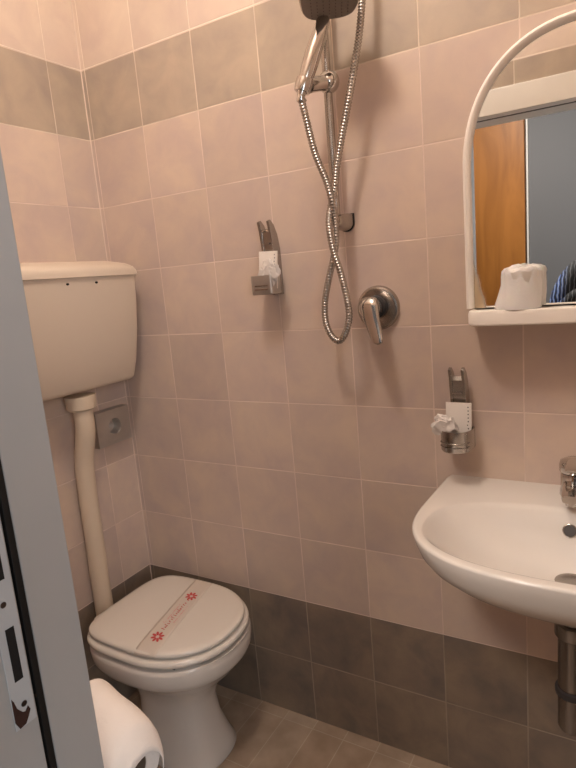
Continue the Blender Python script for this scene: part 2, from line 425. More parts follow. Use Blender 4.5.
# flush pipe
fp = thing('flush_pipe', (.036, -.235, .37), 'cream plastic flush pipe with a kink running down from the cistern', 'pipe')
bm = NB(); path = catmull([(.070, -.237, 1.035), (.073, -.237, .985), (.072, -.237, .945), (.059, -.237, .895), (.044, -.237, .835), (.038, -.237, .74), (.036, -.237, .60), (.033, -.237, .50), (.032, -.237, .354)], .02)
tube(bm, path, .0275, 24); obj('pipe', bm, M_PIPE, fp)
bm = NB(); lathe(bm, [(.034, -.042), (.041, -.036), (.043, -.004), (.043, 0.000)], (.070, -.237, 1.044)); obj('collar', bm, M_PIPE, fp)

# steel wall box
wb = thing('wall_box', (0, -.073, .86), 'dull steel wall box with a round recess beside the flush pipe', 'wall box')
bm = NB()
x1 = .034; y0, y1, z0, z1 = -.165, -.032, .860, .968; cy, cz, r = -.096, .914, .026; n = 48
outer = []
for k in range(n):
    a = 2 * PI * k / n; c, s = math.cos(a), math.sin(a)
    t = min(((y1 - cy) if c > 0 else (y0 - cy)) / c if abs(c) > 1e-6 else 9, ((z1 - cz) if s > 0 else (z0 - cz)) / s if abs(s) > 1e-6 else 9)
    outer.append((cy + c * t, cz + s * t))
# snap the nearest samples to true corners
for cyy in (y0, y1):
    for czz in (z0, z1):
        k = min(range(n), key=lambda i: (outer[i][0] - cyy) ** 2 + (outer[i][1] - czz) ** 2); outer[k] = (cyy, czz)
circ = lambda q: [(cy + q * math.cos(2 * PI * k / n), cz + q * math.sin(2 * PI * k / n)) for k in range(n)]
rings = [[(0.0005, y, z) for y, z in outer], [(x1, y, z) for y, z in outer], [(x1, y, z) for y, z in circ(r + .003)], [(x1 + .0015, y, z) for y, z in circ(r)], [(x1 - .002, y, z) for y, z in circ(r - .002)], [(.004, y, z) for y, z in circ(r - .003)]]
loft(bm, rings)
obj('box_body', bm, M_STEEL, wb, sharp=30, bevel=0)

# ------------------------------------------------------------------ toilet
YT = -.231
tl = thing('toilet', (.3, YT, 0), 'white ceramic toilet with closed lid under the cistern', 'toilet')
def egg(z, xb, xf, hw, xm=None, eb=2.7, ef=2.2, n=64, yc=YT):
    if xm is None: xm = xb + (xf - xb) * .5
    out = []
    for k in range(n):
        a = 2 * PI * k / n; c, s = math.cos(a), math.sin(a)
        e = ef if c > 0 else eb
        ax = (xf - xm) if c > 0 else (xm - xb)
        out.append((xm + ax * spow(c, 2 / e), yc + hw * spow(s, 2 / e), z))
    return out
bm = NB()
rings = [egg(0.0, .17, .448, .106, eb=3.5, ef=2.6), egg(.012, .165, .453, .108, eb=3.5, ef=2.6), egg(.03, .17, .441, .100, eb=3.5, ef=2.6), egg(.10, .18, .414, .085, eb=3.2, ef=2.5),
         egg(.17, .18, .408, .081, eb=3, ef=2.4), egg(.215, .165, .426, .091, eb=2.8, ef=2.3), egg(.255, .14, .460, .120, eb=2.7, ef=2.2), egg(.290, .115, .497, .155, eb=2.7), egg(.316, .10, .518, .179, eb=3), egg(.322, .098, .524, .187, eb=3),
         egg(.335, .095, .529, .191, eb=3.2), egg(.366, .094, .531, .193, eb=3.2), egg(.374, .097, .528, .190, eb=3.2), egg(.377, .104, .530, .182, eb=3.2), egg(.377, .16, .48, .13)]
loft(bm, rings)
tube(bm, [(.030, -.237, .352), (.07, -.237, .352), (.14, -.237, .352)], [.026, .033, .036], 24)
obj('bowl', bm, M_CER, tl, sharp=60)
bm = NB()
loft(bm, [egg(.3845, .116, .516, .178, eb=4.2), egg(.387, .107, .526, .187, eb=4.2), egg(.393, .106, .528, .189, eb=4.2), egg(.3995, .107, .526, .187, eb=4.2), egg(.4025, .114, .518, .180, eb=4.2), egg(.403, .17, .47, .12)])
obj('seat', bm, M_SEAT, tl, sharp=60)
for s in (-1, 1):
    for xx in (.20, .42):
        bm = NB(); box(bm, xx - .02, xx + .02, YT + s * .14 - .006, YT + s * .14 + .006, .3765, .387); obj('bumper', bm, M_GASK, tl, smooth=False)
bm = NB()
loft(bm, [egg(.4045, .124, .504, .164, eb=4.6), egg(.4075, .115, .515, .173, eb=4.6), egg(.411, .1115, .5185, .1765, eb=4.6), egg(.417, .1115, .5185, .1765, eb=4.6), egg(.4205, .115, .514, .173, eb=4.6), egg(.4235, .129, .500, .161, eb=4.4), egg(.4255, .20, .43, .10, eb=3)])
LID = obj('lid', bm, M_SEAT, tl, sharp=60)
for s in (-1, 1):
    bm = NB(); tube(bm, [(.104, YT + s * .05, .399), (.104, YT + s * .095, .399)], .011, 16); obj('hinge', bm, M_SEAT, tl)

# paper band across the lid
pb = thing('paper_band', (.33, YT, .428), 'hygiene paper band printed in red across the closed toilet lid', 'paper band')
def lidz(y):
    t = abs(y - YT)
    zz = .4256 if t < .1 else .4256 - (t - .1) / .062 * .0020 if t < .162 else .4236 - (t - .162) / .02 * .0035
    return zz
def band_pt(u, v, dz=0.0):
    """u along -y..+y (m from lid centre), v across (m)"""
    y = YT + u; x = .331 - .225 * u + v
    return (x, y, lidz(y) + .0006 + dz)
HWB = .033
def lid_half(x):
    xm = (.1115 + .5185) / 2; ax = .2035; e = 2.2 if x > xm else 4.6
    return .1765 * (1 - abs((x - xm) / ax) ** e) ** (1 / e)
bm = NB(); R = []
us = [-.172 + .344 * k / 40 for k in range(41)]
for u in us:
    R.append([band_pt(u, -HWB + 2 * HWB * j / 8) for j in range(9)])
# folded over the two edges
def fold(sg):
    rr = []
    for dz, out in ((.4190, .1845), (.414, .1852), (.409, .1850)):
        row = []
        for j in range(9):
            v = -HWB + 2 * HWB * j / 8; x = band_pt(sg * .172, v)[0]
            row.append((x, YT + sg * (lid_half(x) + (out - .1845) + .0003), dz))
        rr.append(row)
    return rr
R = fold(-1)[::-1] + R[1:-1] + fold(1)
V = [[bm.verts.new(p) for p in r] for r in R]
for a, b in zip(V, V[1:]):
    for i in range(8): bm.faces.new((a[i], a[i + 1], b[i + 1], b[i]))
o = obj('band', bm, M_SASH, pb)
sw = o.modifiers.new('lie', 'SHRINKWRAP'); sw.target = LID; sw.offset = .0005; sw.wrap_method = 'NEAREST_SURFACEPOINT'; sw.wrap_mode = 'ABOVE_SURFACE'
md = o.modifiers.new('thick', 'SOLIDIFY'); md.thickness = .0003; md.offset = 1
def flat_poly(bm, pts):
    bm.faces.new([bm.verts.new(band_pt(u, v, .001)) for u, v in pts])
def stick(o):
    sw = o.modifiers.new('lie', 'SHRINKWRAP'); sw.target = LID; sw.offset = .0012; sw.wrap_method = 'NEAREST_SURFACEPOINT'; sw.wrap_mode = 'ABOVE_SURFACE'
    return o
def rosette(uc, vc):
    bm = NB()
    for k in range(8):
        a = 2 * PI * k / 8 + .2; c, s = math.cos(a), math.sin(a)
        pts = []
        for q in range(10):
            b = 2 * PI * q / 10; l, wd_ = .0125 + .0080 * math.cos(b), .0040 * math.sin(b)
            pts.append((uc + l * c - wd_ * s, vc + l * s + wd_ * c))
        flat_poly(bm, pts)
    stick(obj('red_flower', bm, M_RED, pb, smooth=False))
rosette(-.110, .002); rosette(.080, .002)
def scribble(u0, u1, v, h, M, seed, slant=.3):
    rnd = random.Random(seed); bm = NB(); u = u0; k = 0
    while u < u1:
        wl = h * rnd.uniform(.45, .75)
        if rnd.random() < .13: u += h * .5
        hh = h * (rnd.choice((.62, .62, .7, 1.0)) if k else 1.15)
        # letter-like strokes: an upright and a cross bar
        st = h * .17; sl = slant * hh
        flat_poly(bm, [(u, v), (u + st, v), (u + st + sl * .3, v - hh), (u + sl * .3, v - hh)])
        bar = rnd.choice((0.05, .5, .85)) * hh
        flat_poly(bm, [(u + st * .5, v - bar), (u + wl * .8, v - bar), (u + wl * .8, v - bar - st), (u + st * .5, v - bar - st)])
        if rnd.random() < .6: flat_poly(bm, [(u + wl * .75, v), (u + wl * .75 + st, v), (u + wl * .75 + st, v - hh * .62), (u + wl * .75, v - hh * .62)])
        u += wl * 1.25; k += 1
    return stick(obj('lettering', bm, M, pb, smooth=False))
scribble(-.080, .052, .006, .012, M_RED, 3)
scribble(-.055, .035, -.009, .0075, M_PINKINK, 5)
scribble(-.045, .035, .0175, .006, M_PINKINK, 9)

# ------------------------------------------------------------------ slide rail, hand shower, hose, valve
sr = thing('shower_rail', (.82, 0, 1.44), 'chrome shower slide rail on the tiled wall with sliding holder', 'shower rail')
bm = NB(); tube(bm, [(.82, -.05, 1.425), (.82, -.05, 2.12)], .0098, 24); obj('rail', bm, M_CHROME2, sr)
def bracket(z, flip):
    bm = NB(); prof = []
    n = 14
    pts = [(-.0185, .019 * flip), (.0185, .019 * flip)] + [(.0185 * math.cos(PI * k / n), -flip * (.0185 * math.sin(PI * k / n))) for k in range(n + 1)]
    loft(bm, [[(.82 + .003 + x * s, y, z + zz * s) for x, zz in pts] for y, s in ((-.004, 1), (-.035, .98), (-.055, .85), (-.063, .6))])
    obj('rail_bracket', bm, M_CHROME2, sr, sharp=35)
    bm = NB(); loft(bm, [[(.823 + x * 1.1, y, z + zz * 1.1) for x, zz in pts] for y in (-.0008, -.0042)]); obj('bracket_gasket', bm, M_RUB, sr, sharp=30)
bracket(1.437, 1); bracket(2.11, -1)
hb = Vector((.797, -.122, 1.722))
bm = NB(); bmesh.ops.create_uvsphere(bm, u_segments=28, v_segments=18, radius=.0245, matrix=Matrix.Translation((.824, -.052, 1.740)))
sl = obj('slider_ball', bm, M_CHROME, sr, sharp=80)
bm = NB(); tube(bm, [(.822, -.056, 1.738), (.814, -.08, 1.733), (.803, -.108, 1.726)], [.0165, .016, .0165], 24); tube(bm, [(.825, -.06, 1.755), (.8265, -.066, 1.785)], .0027, 10)
obj('holder_arm', bm, M_CHROME, sr)
hd = (Vector((.843, -.098, 1.845)) - Vector((.797, -.126, 1.712))).normalized()
bm = NB()
n = 28; ax = hd; uu = Vector((1, 0, 0)); uu = (uu - ax * uu.dot(ax)).normalized(); vv = ax.cross(uu)
def ringat(c, r): return [c + (uu * math.cos(2 * PI * k / n) + vv * math.sin(2 * PI * k / n)) * r for k in range(n)]
c0 = hb - hd * .012; c1 = hb + hd * .014
loft(bm, [ringat(c0, .0115), ringat(c0, .0172), ringat(hb, .0195), ringat(c1, .0192), ringat(c1, .0165), ringat(c0, .0115)], False, False)
obj('holder_clip', bm, M_CHROME, sr)

hs = thing('hand_shower', hb, 'chrome hand shower with broad grey spray face in the wall holder', 'hand shower')
H0 = hb - hd * .012; H1 = Vector((.843, -.098, 1.845))
bm = NB(); tube(bm, [H0 - hd * .008, H0, hb + hd * .01, hb + hd * .03, hb + hd * .07, H1 - hd * .03, H1, H1 + hd * .012], [.0085, .0105, .0140, .0168, .0178, .0165, .0145, .008], 28)
obj('handle', bm, M_CHROME, hs)
HWS = -.014
hdir = Vector((.42, -.88, .06)).normalized(); hw_ = hdir.cross(Vector((0, 0, 1))).normalized(); hn = hw_.cross(hdir).normalized()
hc = H1 + hdir * .052 + hw_ * HWS + Vector((0, 0, .013))
def headring(off, s, L=.066, W=.060):
    out = []
    for k in range(48):
        a = 2 * PI * k / 48; c, s_ = math.cos(a), math.sin(a)
        e = 3.2 if c > 0 else 3.6
        wsc = 1.0 + .12 * c
        out.append(hc + hdir * (L * s * spow(c, 2 / e)) + hw_ * (W * s * wsc * spow(s_, 2 / e)) + hn * off)
    return out
bm = NB(); loft(bm, [headring(-.004, .97), headring(0, 1.0), headring(.008, .98), headring(.016, .86), headring(.021, .6)]); obj('shower_head', bm, M_CHROME2, hs, sharp=50)
bm = NB(); loft(bm, [headring(-.0035, .955), headring(-.0065, .94), headring(-.007, .80)]); obj('spray_face', bm, M_HEAD, hs, sharp=50)
bm = NB()
for i in range(-3, 4):
    for j in range(-4, 5):
        p = hc + hdir * (j * .0125) + hw_ * (i * .0125)
        lathe(bm, [(.0012, 0), (.0009, .0016)], p - hn * .0068, -hn, 8)
nz = obj('nozzles', bm, M_NOZ, hs)

HP = [(0.7937, -0.125, 1.7107), (0.7944, -0.12, 1.6669), (0.8066, -0.11, 1.5854), (0.8263, -0.105, 1.5257), (0.8356, -0.105, 1.4881), (0.8347, -0.09, 1.4437), (0.8311, -0.085, 1.3958), (0.8232, -0.085, 1.3607), (0.8021, -0.08, 1.3052), (0.7862, -0.075, 1.2544), (0.7851, -0.075, 1.2092), (0.7984, -0.08, 1.1782), (0.8181, -0.085, 1.1641), (0.8369, -0.09, 1.1762), (0.8546, -0.095, 1.2134), (0.8564, -0.1, 1.2549), (0.8471, -0.105, 1.3188), (0.8377, -0.11, 1.3597), (0.8306, -0.11, 1.3955), (0.8263, -0.105, 1.4354), (0.8268, -0.09, 1.4706), (0.8347, -0.082, 1.5048), (0.8437, -0.08, 1.5553), (0.8588, -0.08, 1.6093), (0.8794, -0.08, 1.6769), (0.8961, -0.075, 1.7441), (0.9099, -0.07, 1.8083), (0.919, -0.065, 1.8742), (.923, -.06, 1.95), (.918, -.052, 2.03), (.905, -.045, 2.07), (.885, -.04, 2.08)]
HP[0] = tuple(hb - hd * .022)
sh = thing('shower_hose', HP[0], 'ribbed chrome shower hose hanging in a long twisted loop', 'hose')
bm = NB(); path = catmull(HP, .0011)
rib = []
acc = 0.0
for i, p in enumerate(path):
    if i: acc += (p - path[i - 1]).length
    rib.append(.0057 + .0025 * abs(math.sin(PI * acc / .0066)) ** .6)
tube(bm, path, rib, 10); obj('hose', bm, M_CHROME2, sh, sharp=180)
bm = NB(); tube(bm, [Vector(HP[0]) + hd * .006, Vector(HP[0]) - Vector((0, 0, .006)), Vector(HP[1]) + Vector((0, 0, .022))], [.0088, .0098, .0085], 16); obj('hose_nut', bm, M_CHROME, sh)
wo_ = thing('water_outlet', (.872, 0, 2.08), 'chrome shower water outlet high on the tiled wall', 'outlet')
bm = NB(); lathe(bm, [(.024, 0), (.024, .006), (.013, .010), (.013, .045), (.008, .055)], (.872, -.0005, 2.08), (0, -1, 0)); obj('outlet_body', bm, M_CHROME, wo_)

vx, vz = .892, 1.2315
sv = thing('shower_valve', (vx, 0, vz), 'round chrome single-lever shower mixer on the tiled wall', 'shower valve')
bm = NB(); lathe(bm, [(.053, 0), (.053, .005), (.050, .011), (.046, .0125), (.044, .0115), (.03, .012)], (vx, -.0005, vz), (0, -1, 0), 56); obj('cover_plate', bm, M_CHROME2, sv, sharp=30)
bm = NB(); lathe(bm, [(.0265, 0), (.0275, .003), (.0275, .015), (.024, .017)], (vx - .002, -.011, vz + .003), (0, -1, 0), 40); obj('sleeve_ring', bm, M_GASK, sv)
bm = NB()
lathe(bm, [(.022, 0), (.0245, .004), (.0250, .026), (.0235, .036), (.018, .043), (.009, .046), (.001, .0465)], (vx - .002, -.026, vz + .003), (0, -1, 0), 40)
obj('valve_body', bm, M_CHROME, sv)
def lev(cx, cy, cz, w, t, nrm):
    out = []
    n_ = Vector(nrm).normalized(); d_ = Vector((1, 0, 0)).cross(n_)
    for k in range(24):
        a = 2 * PI * k / 24
        out.append(Vector((cx, cy, cz)) + Vector((1, 0, 0)) * (w * spow(math.cos(a), .8)) + d_ * (t * spow(math.sin(a), .8)))
    return out
bm = NB()
loft(bm, [lev(vx + .002, -.060, vz + .030, .010, .005, (0, -.1, -1)), lev(vx + .002, -.064, vz + .026, .019, .010, (0, -.1, -1)), lev(vx + .003, -.068, vz + .008, .0225, .0115, (.06, -.15, -1)), lev(vx + .008, -.073, vz - .018, .0205, .0095, (.12, -.2, -1)), lev(vx + .017, -.079, vz - .044, .0175, .0075, (.15, -.25, -1)), lev(vx + .0245, -.086, vz - .064, .0145, .006, (.15, -.3, -1)), lev(vx + .028, -.090, vz - .074, .0105, .0045, (.15, -.3, -1)), lev(vx + .029, -.0915, vz - .077, .004, .002, (.15, -.3, -1))])
obj('lever', bm, M_CHROME, sv, sharp=60)

# ------------------------------------------------------------------ wall dishes
def wall_dish(cx, zt, rounded, label):
    """zt: height of the prong tips"""
    t = thing('wall_dish', (cx, 0, zt - .18), label, 'wall dish', 'chrome wall dishes')
    prof = [(-.049, -.002), (-.044, -.022), (-.040, -.050), (-.035, -.085), (-.034, -.13), (-.034, -.182), (-.001, -.186), (-.001, -.10), (-.002, -.068), (-.010, -.034), (-.024, -.010), (-.039, .002)]
    for s in (-1, 1):
        bm = NB(); xs = sorted((cx + s * .0105, cx + s * .0175))
        loft(bm, [[(x, y, zt + z) for y, z in prof] for x in xs]); obj('prong', bm, M_CHROME2, t, sharp=35, bevel=.0012, seg=2)
    bm = NB()
    web = [(-.039, -.028), (-.038, -.050), (-.032, -.085), (-.028, -.18), (-.001, -.18), (-.001, -.10), (-.014, -.044), (-.030, -.020)]
    loft(bm, [[(x, y, zt + z) for y, z in web] for x in (cx - .0106, cx + .0106)]); obj('back_plate', bm, M_CHROME2, t, sharp=35)
    bm = NB(); box(bm, cx - .0105, cx + .0105, -.044, -.030, zt - .058, zt - .055); obj('rib', bm, M_CHROME, t, smooth=False)
    # open cup
    z0, z1 = zt - .182, zt - .134; bm = NB()
    def ring(z, hw, yf, yb):
        if not rounded:
            r = .006; pts = []
            for (qx, qy, a0) in ((hw - r, yf + r, -PI / 2), (hw - r, yb - r, 0), (-hw + r, yb - r, PI / 2), (-hw + r, yf + r, PI)):
                for k in range(5):
                    a = a0 + PI / 2 * k / 4; pts.append((cx + qx + r * math.cos(a), qy + r * math.sin(a), z))
            return pts
        pts = [(cx + hw, yb, z), (cx - hw, yb, z)]
        ym = yb - .012
        for k in range(25):
            a = PI + PI * k / 24; pts.append((cx + hw * spow(math.cos(a), .8), ym + (ym - yf) * spow(math.sin(a), .8), z))
        return pts
    hw = .031 if not rounded else .035
    yf, yb = (-.082, -.034) if not rounded else (-.094, -.034)
    q = .0018
    loft(bm, [ring(z0, hw - .002, yf + .002, yb), ring(z0 + .003, hw, yf, yb), ring(z1, hw, yf, yb), ring(z1, hw - q, yf + q, yb - q), ring(z0 + .003, hw - q, yf + q, yb - q)])
    obj('cup', bm, M_CHROME2 if rounded else M_STEEL, t, sharp=35)
    for dz in (.012, .021):
        bm = NB()
        if not rounded: box(bm, cx - .019, cx + .019, yf - .0012, yf + .0005, z0 + dz, z0 + dz + .0028)
        else:
            pts = [(cx + (hw + .0008) * spow(math.cos(a), .8), (yb - .012) + (yb - .012 - yf + .0008) * spow(math.sin(a), .8), z0 + dz) for a in [PI * (1.15 + .7 * k / 24) for k in range(25)]]
            tube(bm, pts, .0012, 6)
        obj('cup_rib', bm, M_CHROME2, t, smooth=False)
    return z0, z1, yf, yb
dl = wall_dish(.615, 1.466, False, 'left chrome wall dish with square cup, beside the shower')
dr = wall_dish(1.082, 1.092, True, 'right chrome wall dish with rounded cup, above the washbasin')

def packet(cx, y, z0, h, wdt, tilt, roll, label, seed):
    t = thing('paper_packet', (cx, y, z0), label, 'packet', 'white paper packets in the wall dishes')
    rnd = random.Random(seed)
    Rm = Matrix.Translation((cx, y, z0)) @ Matrix.Rotation(roll, 4, 'Y') @ Matrix.Rotation(tilt, 4, 'X')
    bm = NB(); nx, nz = 8, 10; rows = []
    for j in range(nz + 1):
        for i in range(nx + 1):
            pass
    def sheet(yo):
        return [[Vector(((i / nx - .5) * wdt, yo + .0012 * noise.noise(Vector((i * .5, j * .5, seed))), j / nz * h)) for i in range(nx + 1)] for j in range(nz + 1)]
    f, b = sheet(-.002), sheet(.002)
    F = [[bm.verts.new(Rm @ p) for p in r] for r in f]; B = [[bm.verts.new(Rm @ p) for p in r] for r in b]
    for j in range(nz):
        for i in range(nx):
            bm.faces.new((F[j][i], F[j][i + 1], F[j + 1][i + 1], F[j + 1][i])); bm.faces.new((B[j][i], B[j + 1][i], B[j + 1][i + 1], B[j][i + 1]))
    for j in range(nz):
        bm.faces.new((F[j][0], F[j + 1][0], B[j + 1][0], B[j][0])); bm.faces.new((F[j][nx], B[j][nx], B[j + 1][nx], F[j + 1][nx]))
    for i in range(nx):
        bm.faces.new((F[0][i], B[0][i], B[0][i + 1], F[0][i + 1])); bm.faces.new((F[nz][i], F[nz][i + 1], B[nz][i + 1], B[nz][i]))
    obj('packet_body', bm, M_PAPER, t, sharp=30)
    bm = NB()
    def mark(x, z, w_, h_):
        v = [bm.verts.new(Rm @ Vector((x + a * w_, -.0040, z + c * h_))) for a, c in ((0, 0), (1, 0), (1, 1), (0, 1))]; bm.faces.new(v)
    for k in range(7): mark(wdt * .36 + rnd.uniform(-.001, .001), h * (.42 + .08 * k), .0025, .0022 + rnd.random() * .001)
    o = obj('print', bm, M_INK, t, smooth=False); md = o.modifiers.new('t', 'SOLIDIFY'); md.thickness = .0004
    return t
packet(.619, -.056, dl[0] + .004, .103, .053, math.radians(-4), math.radians(3), 'white printed paper packet standing in the left wall dish', 1)
packet(1.085, -.056, dr[0] + .006, .100, .056, math.radians(-3), math.radians(1), 'white printed paper packet standing in the right wall dish', 2)

def crumple(name, c, rad, seed, M, label, cat, sc=(1, 1, 1), amp=.35, group=None):
    bm = NB(); bmesh.ops.create_icosphere(bm, subdivisions=4, radius=1)
    for v in bm.verts:
        p = v.co.copy(); d = noise.noise(p * 1.6 + Vector((seed, 0, 0))) + .6 * abs(noise.noise(p * 4 + Vector((0, seed, 0)))) - .2
        v.co = Vector((p.x * sc[0], p.y * sc[1], p.z * sc[2])) * rad * (1 + amp * d) + Vector(c)
    o = obj(name, bm, M, None, sharp=28); return tag(o, label, cat, group)
crumple('soap_wrapper', (.634, -.071, 1.336), .024, 4, M_CRINKLE, 'crinkled clear soap wrapper in the left wall dish', 'wrapper', (1.1, .42, 1.2), .5, 'crinkled wrappers in the wall dishes')
crumple('soap_wrapper', (1.060, -.074, .970), .027, 9, M_CRINKLE, 'crinkled white soap wrapper spilling over the right wall dish', 'wrapper', (1.05, .38, .85), .5, 'crinkled wrappers in the wall dishes')

# ------------------------------------------------------------------ mirror with shelf
MX = 1.332; MW = .229; MZ0 = 1.2205; MZS = 1.50; MZR = .258
mc = thing('mirror', (MX, 0, 1.19), 'arched mirror in cream plastic frame with shelf above the washbasin', 'mirror')
def arch(d, y):
    w_ = MW - d; pts = []
    for k in range(41):
        a = PI - PI * k / 40
        pts.append((MX + w_ * spow(math.cos(a), 2 / 2.25), y, MZS + (MZR - d) * spow(math.sin(a), 2 / 2.25)))
    return [(MX - w_, y, MZ0)] + [(MX - w_, y, MZ0 + (MZS - MZ0) * k / 6) for k in range(1, 6)] + pts + [(MX + w_, y, MZS - (MZS - MZ0) * k / 6) for k in range(1, 6)] + [(MX + w_, y, MZ0)]
bm = NB(); r = [arch(0, -.001), arch(0, -.020), arch(.002, -.026), arch(.007, -.029), arch(.012, -.027), arch(.0155, -.020), arch(.016, -.012)]
loft(bm, r, False, False, closed=False)
obj('mirror_frame', bm, M_MFR, mc, sharp=50)
bm = NB(); bm.faces.new([bm.verts.new(p) for p in arch(.0150, -.0145)]); bm2 = bm
loft(bm, [arch(.0150, -.0145), arch(.0150, -.002)], False, True)
mg = obj('mirror_glass', bm, M_MIRROR, mc, smooth=False)
bm = NB()
def shelf(z, hw, yf, r=.035):
    pts = [(MX - hw, -.0005, z)]
    for k in range(9):
        a = PI + PI / 2 * k / 8; pts.append((MX - hw + r + r * math.cos(a), yf + r + r * math.sin(a), z))
    for k in range(9):
        a = 1.5 * PI + PI / 2 * k / 8; pts.append((MX + hw - r + r * math.cos(a), yf + r + r * math.sin(a), z))
    return pts + [(MX + hw, -.0005, z)]
loft(bm, [shelf(1.188, .215, -.082), shelf(1.191, .218, -.085), shelf(1.212, .218, -.085), shelf(1.2175, .2165, -.0835), shelf(1.219, .2145, -.081), shelf(1.2165, .210, -.075)])
obj('shelf', bm, M_MFR, mc, sharp=40)

# wrapped cup on the shelf
wc = thing('wrapped_cup', (1.222, -.048, 1.2169), 'plastic cup wrapped in a frosted bag on the mirror shelf', 'cup')
bm = NB(); lathe(bm, [(.0285, .002), (.030, .004), (.0355, .075), (.034, .075), (.0285, .006)], (1.222, -.048, 1.2175)); obj('cup', bm, M_CUP, wc)
bm = NB(); rings = []
n = 64
for j, (h, r_, dx) in enumerate(((.001, .036, -.003), (.002, .0425, -.003), (.012, .0425, -.003), (.03, .040, -.001), (.05, .038, 0), (.068, .0375, .001), (.078, .037, .002), (.084, .033, .003), (.087, .024, .004), (.088, .010, .004))):
    ring = []
    for k in range(n):
        a = 2 * PI * k / n
        p = Vector((math.cos(a), math.sin(a), h * 22))
        q = r_ * (1 + .07 * noise.noise(p * 1.4) + .05 * abs(noise.noise(p * 3.3)) * (1 if j > 1 else .4) + .03 * math.sin(a * 9 + h * 40) * (h > .02))
        ext = .006 * max(0, math.cos(a - 3.6)) * max(0, 1 - h / .06)
        hz = h if j < 6 else h + .007 * noise.noise(Vector((math.cos(a) * 2, math.sin(a) * 2, 3.3 + j * .2)))
        ring.append((1.220 + dx + (q + ext) * math.cos(a), -.048 + (q * .9) * math.sin(a), 1.2169 + hz))
    rings.append(ring)
loft(bm, rings); obj('bag', bm, M_BAG, wc, sharp=30)

# ------------------------------------------------------------------ washbasin
BX = 1.33
ba = thing('washbasin', (BX, 0, .70), 'white ceramic washbasin mounted on the wall under the mirror', 'washbasin')
def d_outline(n=120):
    ctr = Vector((BX, -.24)); poly = []
    for k in range(61):
        a = PI + PI * k / 60
        poly.append(Vector((BX + .289 * spow(math.cos(a), 2 / 2.6), -.2 + .240 * spow(math.sin(a), 2 / 2.6))))
    poly += [Vector((BX + .289 - .004, -.02)), Vector((BX + .280, -.0005)), Vector((BX - .280, -.0005)), Vector((BX - .289 + .004, -.02))]
    angs = [2 * PI * k / n for k in range(n)]
    for c in poly[-4:]:
        a = math.atan2(c.y - ctr.y, c.x - ctr.x) % (2 * PI); k = min(range(n), key=lambda i: abs(angs[i] - a)); angs[k] = a
    out = []
    for a in angs:
        d = Vector((math.cos(a), math.sin(a))); best = None
        for p, q in zip(poly, poly[1:] + poly[:1]):
            e = q - p; den = d.x * e.y - d.y * e.x
            if abs(den) < 1e-12: continue
            w_ = p - ctr; t = (w_.x * e.y - w_.y * e.x) / den; s = (w_.x * d.y - w_.y * d.x) / den
            if t > 0 and -1e-6 <= s <= 1 + 1e-6 and (best is None or t < best): best = t
        out.append(ctr + d * best)
    return out, angs
OUT, ANG = d_outline()
def outer(z, s, sy=None):
    sy = s if sy is None else sy
    return [(BX + (p.x - BX) * s, p.y * sy if p.y < -.001 else p.y, z) for p in OUT]
def inner(z, ax, yf, yr, e=2.5, cy=-.255):
    out = []
    for a in ANG:
        c, s = math.cos(a), math.sin(a)
        ay = (yr - cy) if s > 0 else (cy - yf)
        r = (abs(c / ax) ** e + abs(s / ay) ** e) ** (-1 / e)
        out.append((BX + r * c, cy + r * s, z))
    return out
bm = NB()
loft(bm, [outer(.672, .30, .62), outer(.686, .40, .70), outer(.718, .62, .82), outer(.748, .83, .92), outer(.768, .92, .962), outer(.785, .962, .982), outer(.803, .985, .993), outer(.8215, 1.0), outer(.8245, .9985), outer(.8265, .993), outer(.827, .985),
          inner(.8265, .264, -.419, -.118), inner(.8245, .260, -.414, -.124), inner(.817, .254, -.407, -.131), inner(.79, .228, -.384, -.145, 2.4), inner(.757, .19, -.350, -.160, 2.3), inner(.732, .135, -.310, -.180, 2.1), inner(.721, .065, -.27, -.195, 2, -.23), inner(.7195, .026, -.245, -.200, 2, -.222)])
obj('basin', bm, M_CER, ba, sharp=60)
bm = NB(); lathe(bm, [(.024, 0), (.031, .002), (.032, .0042), (.028, .0048), (.024, .003), (.006, .0025)], (BX, -.222, .7195)); obj('drain', bm, M_CHROME2, ba)
on = Vector((0, -.91, .415)).normalized(); oc = Vector((1.318, -.1455, .789))
bm = NB(); lathe(bm, [(.0135, -.004), (.0135, .002), (.0115, .003), (.0100, .001)], oc, on, 28); obj('overflow_ring', bm, M_CHROME2, ba)
bm = NB(); lathe(bm, [(.0104, -.003), (.0104, .0016)], oc, on, 24); obj('overflow_hole', bm, M_DCHROME, ba)

fx, fy = 1.320, -.052
fa = thing('basin_tap', (fx, fy, .826), 'chrome single-lever mixer tap on the washbasin rim', 'tap')
bm = NB(); lathe(bm, [(.0285, 0), (.0295, .003), (.0290, .012), (.0275, .018), (.0275, .046), (.0265, .050)], (fx, fy, .8268)); obj('tap_body', bm, M_CHROME, fa)
bm = NB()
def sec(c, w_, h_, n_=(0, -1, 0)):
    return [(c[0] + w_ * spow(math.cos(2 * PI * k / 24), .6), c[1], c[2] + h_ * spow(math.sin(2 * PI * k / 24), .6)) for k in range(24)]
loft(bm, [sec((fx, fy - .005, .853), .021, .013), sec((fx, fy - .05, .856), .0195, .011), sec((fx, fy - .095, .858), .018, .010), sec((fx, fy - .108, .858), .015, .008)]); tube(bm, [(fx, fy - .094, .853), (fx, fy - .094, .843)], .011, 20)
obj('spout', bm, M_CHROME, fa, sharp=50)
bm = NB(); lathe(bm, [(.0265, 0), (.0300, .003), (.0305, .016), (.028, .024), (.018, .029), (.001, .030)], (fx, fy, .8775)); loft(bm, [sec((fx, fy + .0, .900), .016, .007), sec((fx, fy - .04, .904), .014, .005), sec((fx, fy - .085, .909), .012, .004), sec((fx, fy - .092, .910), .008, .002)])
obj('lever', bm, M_CHROME, fa, sharp=50)

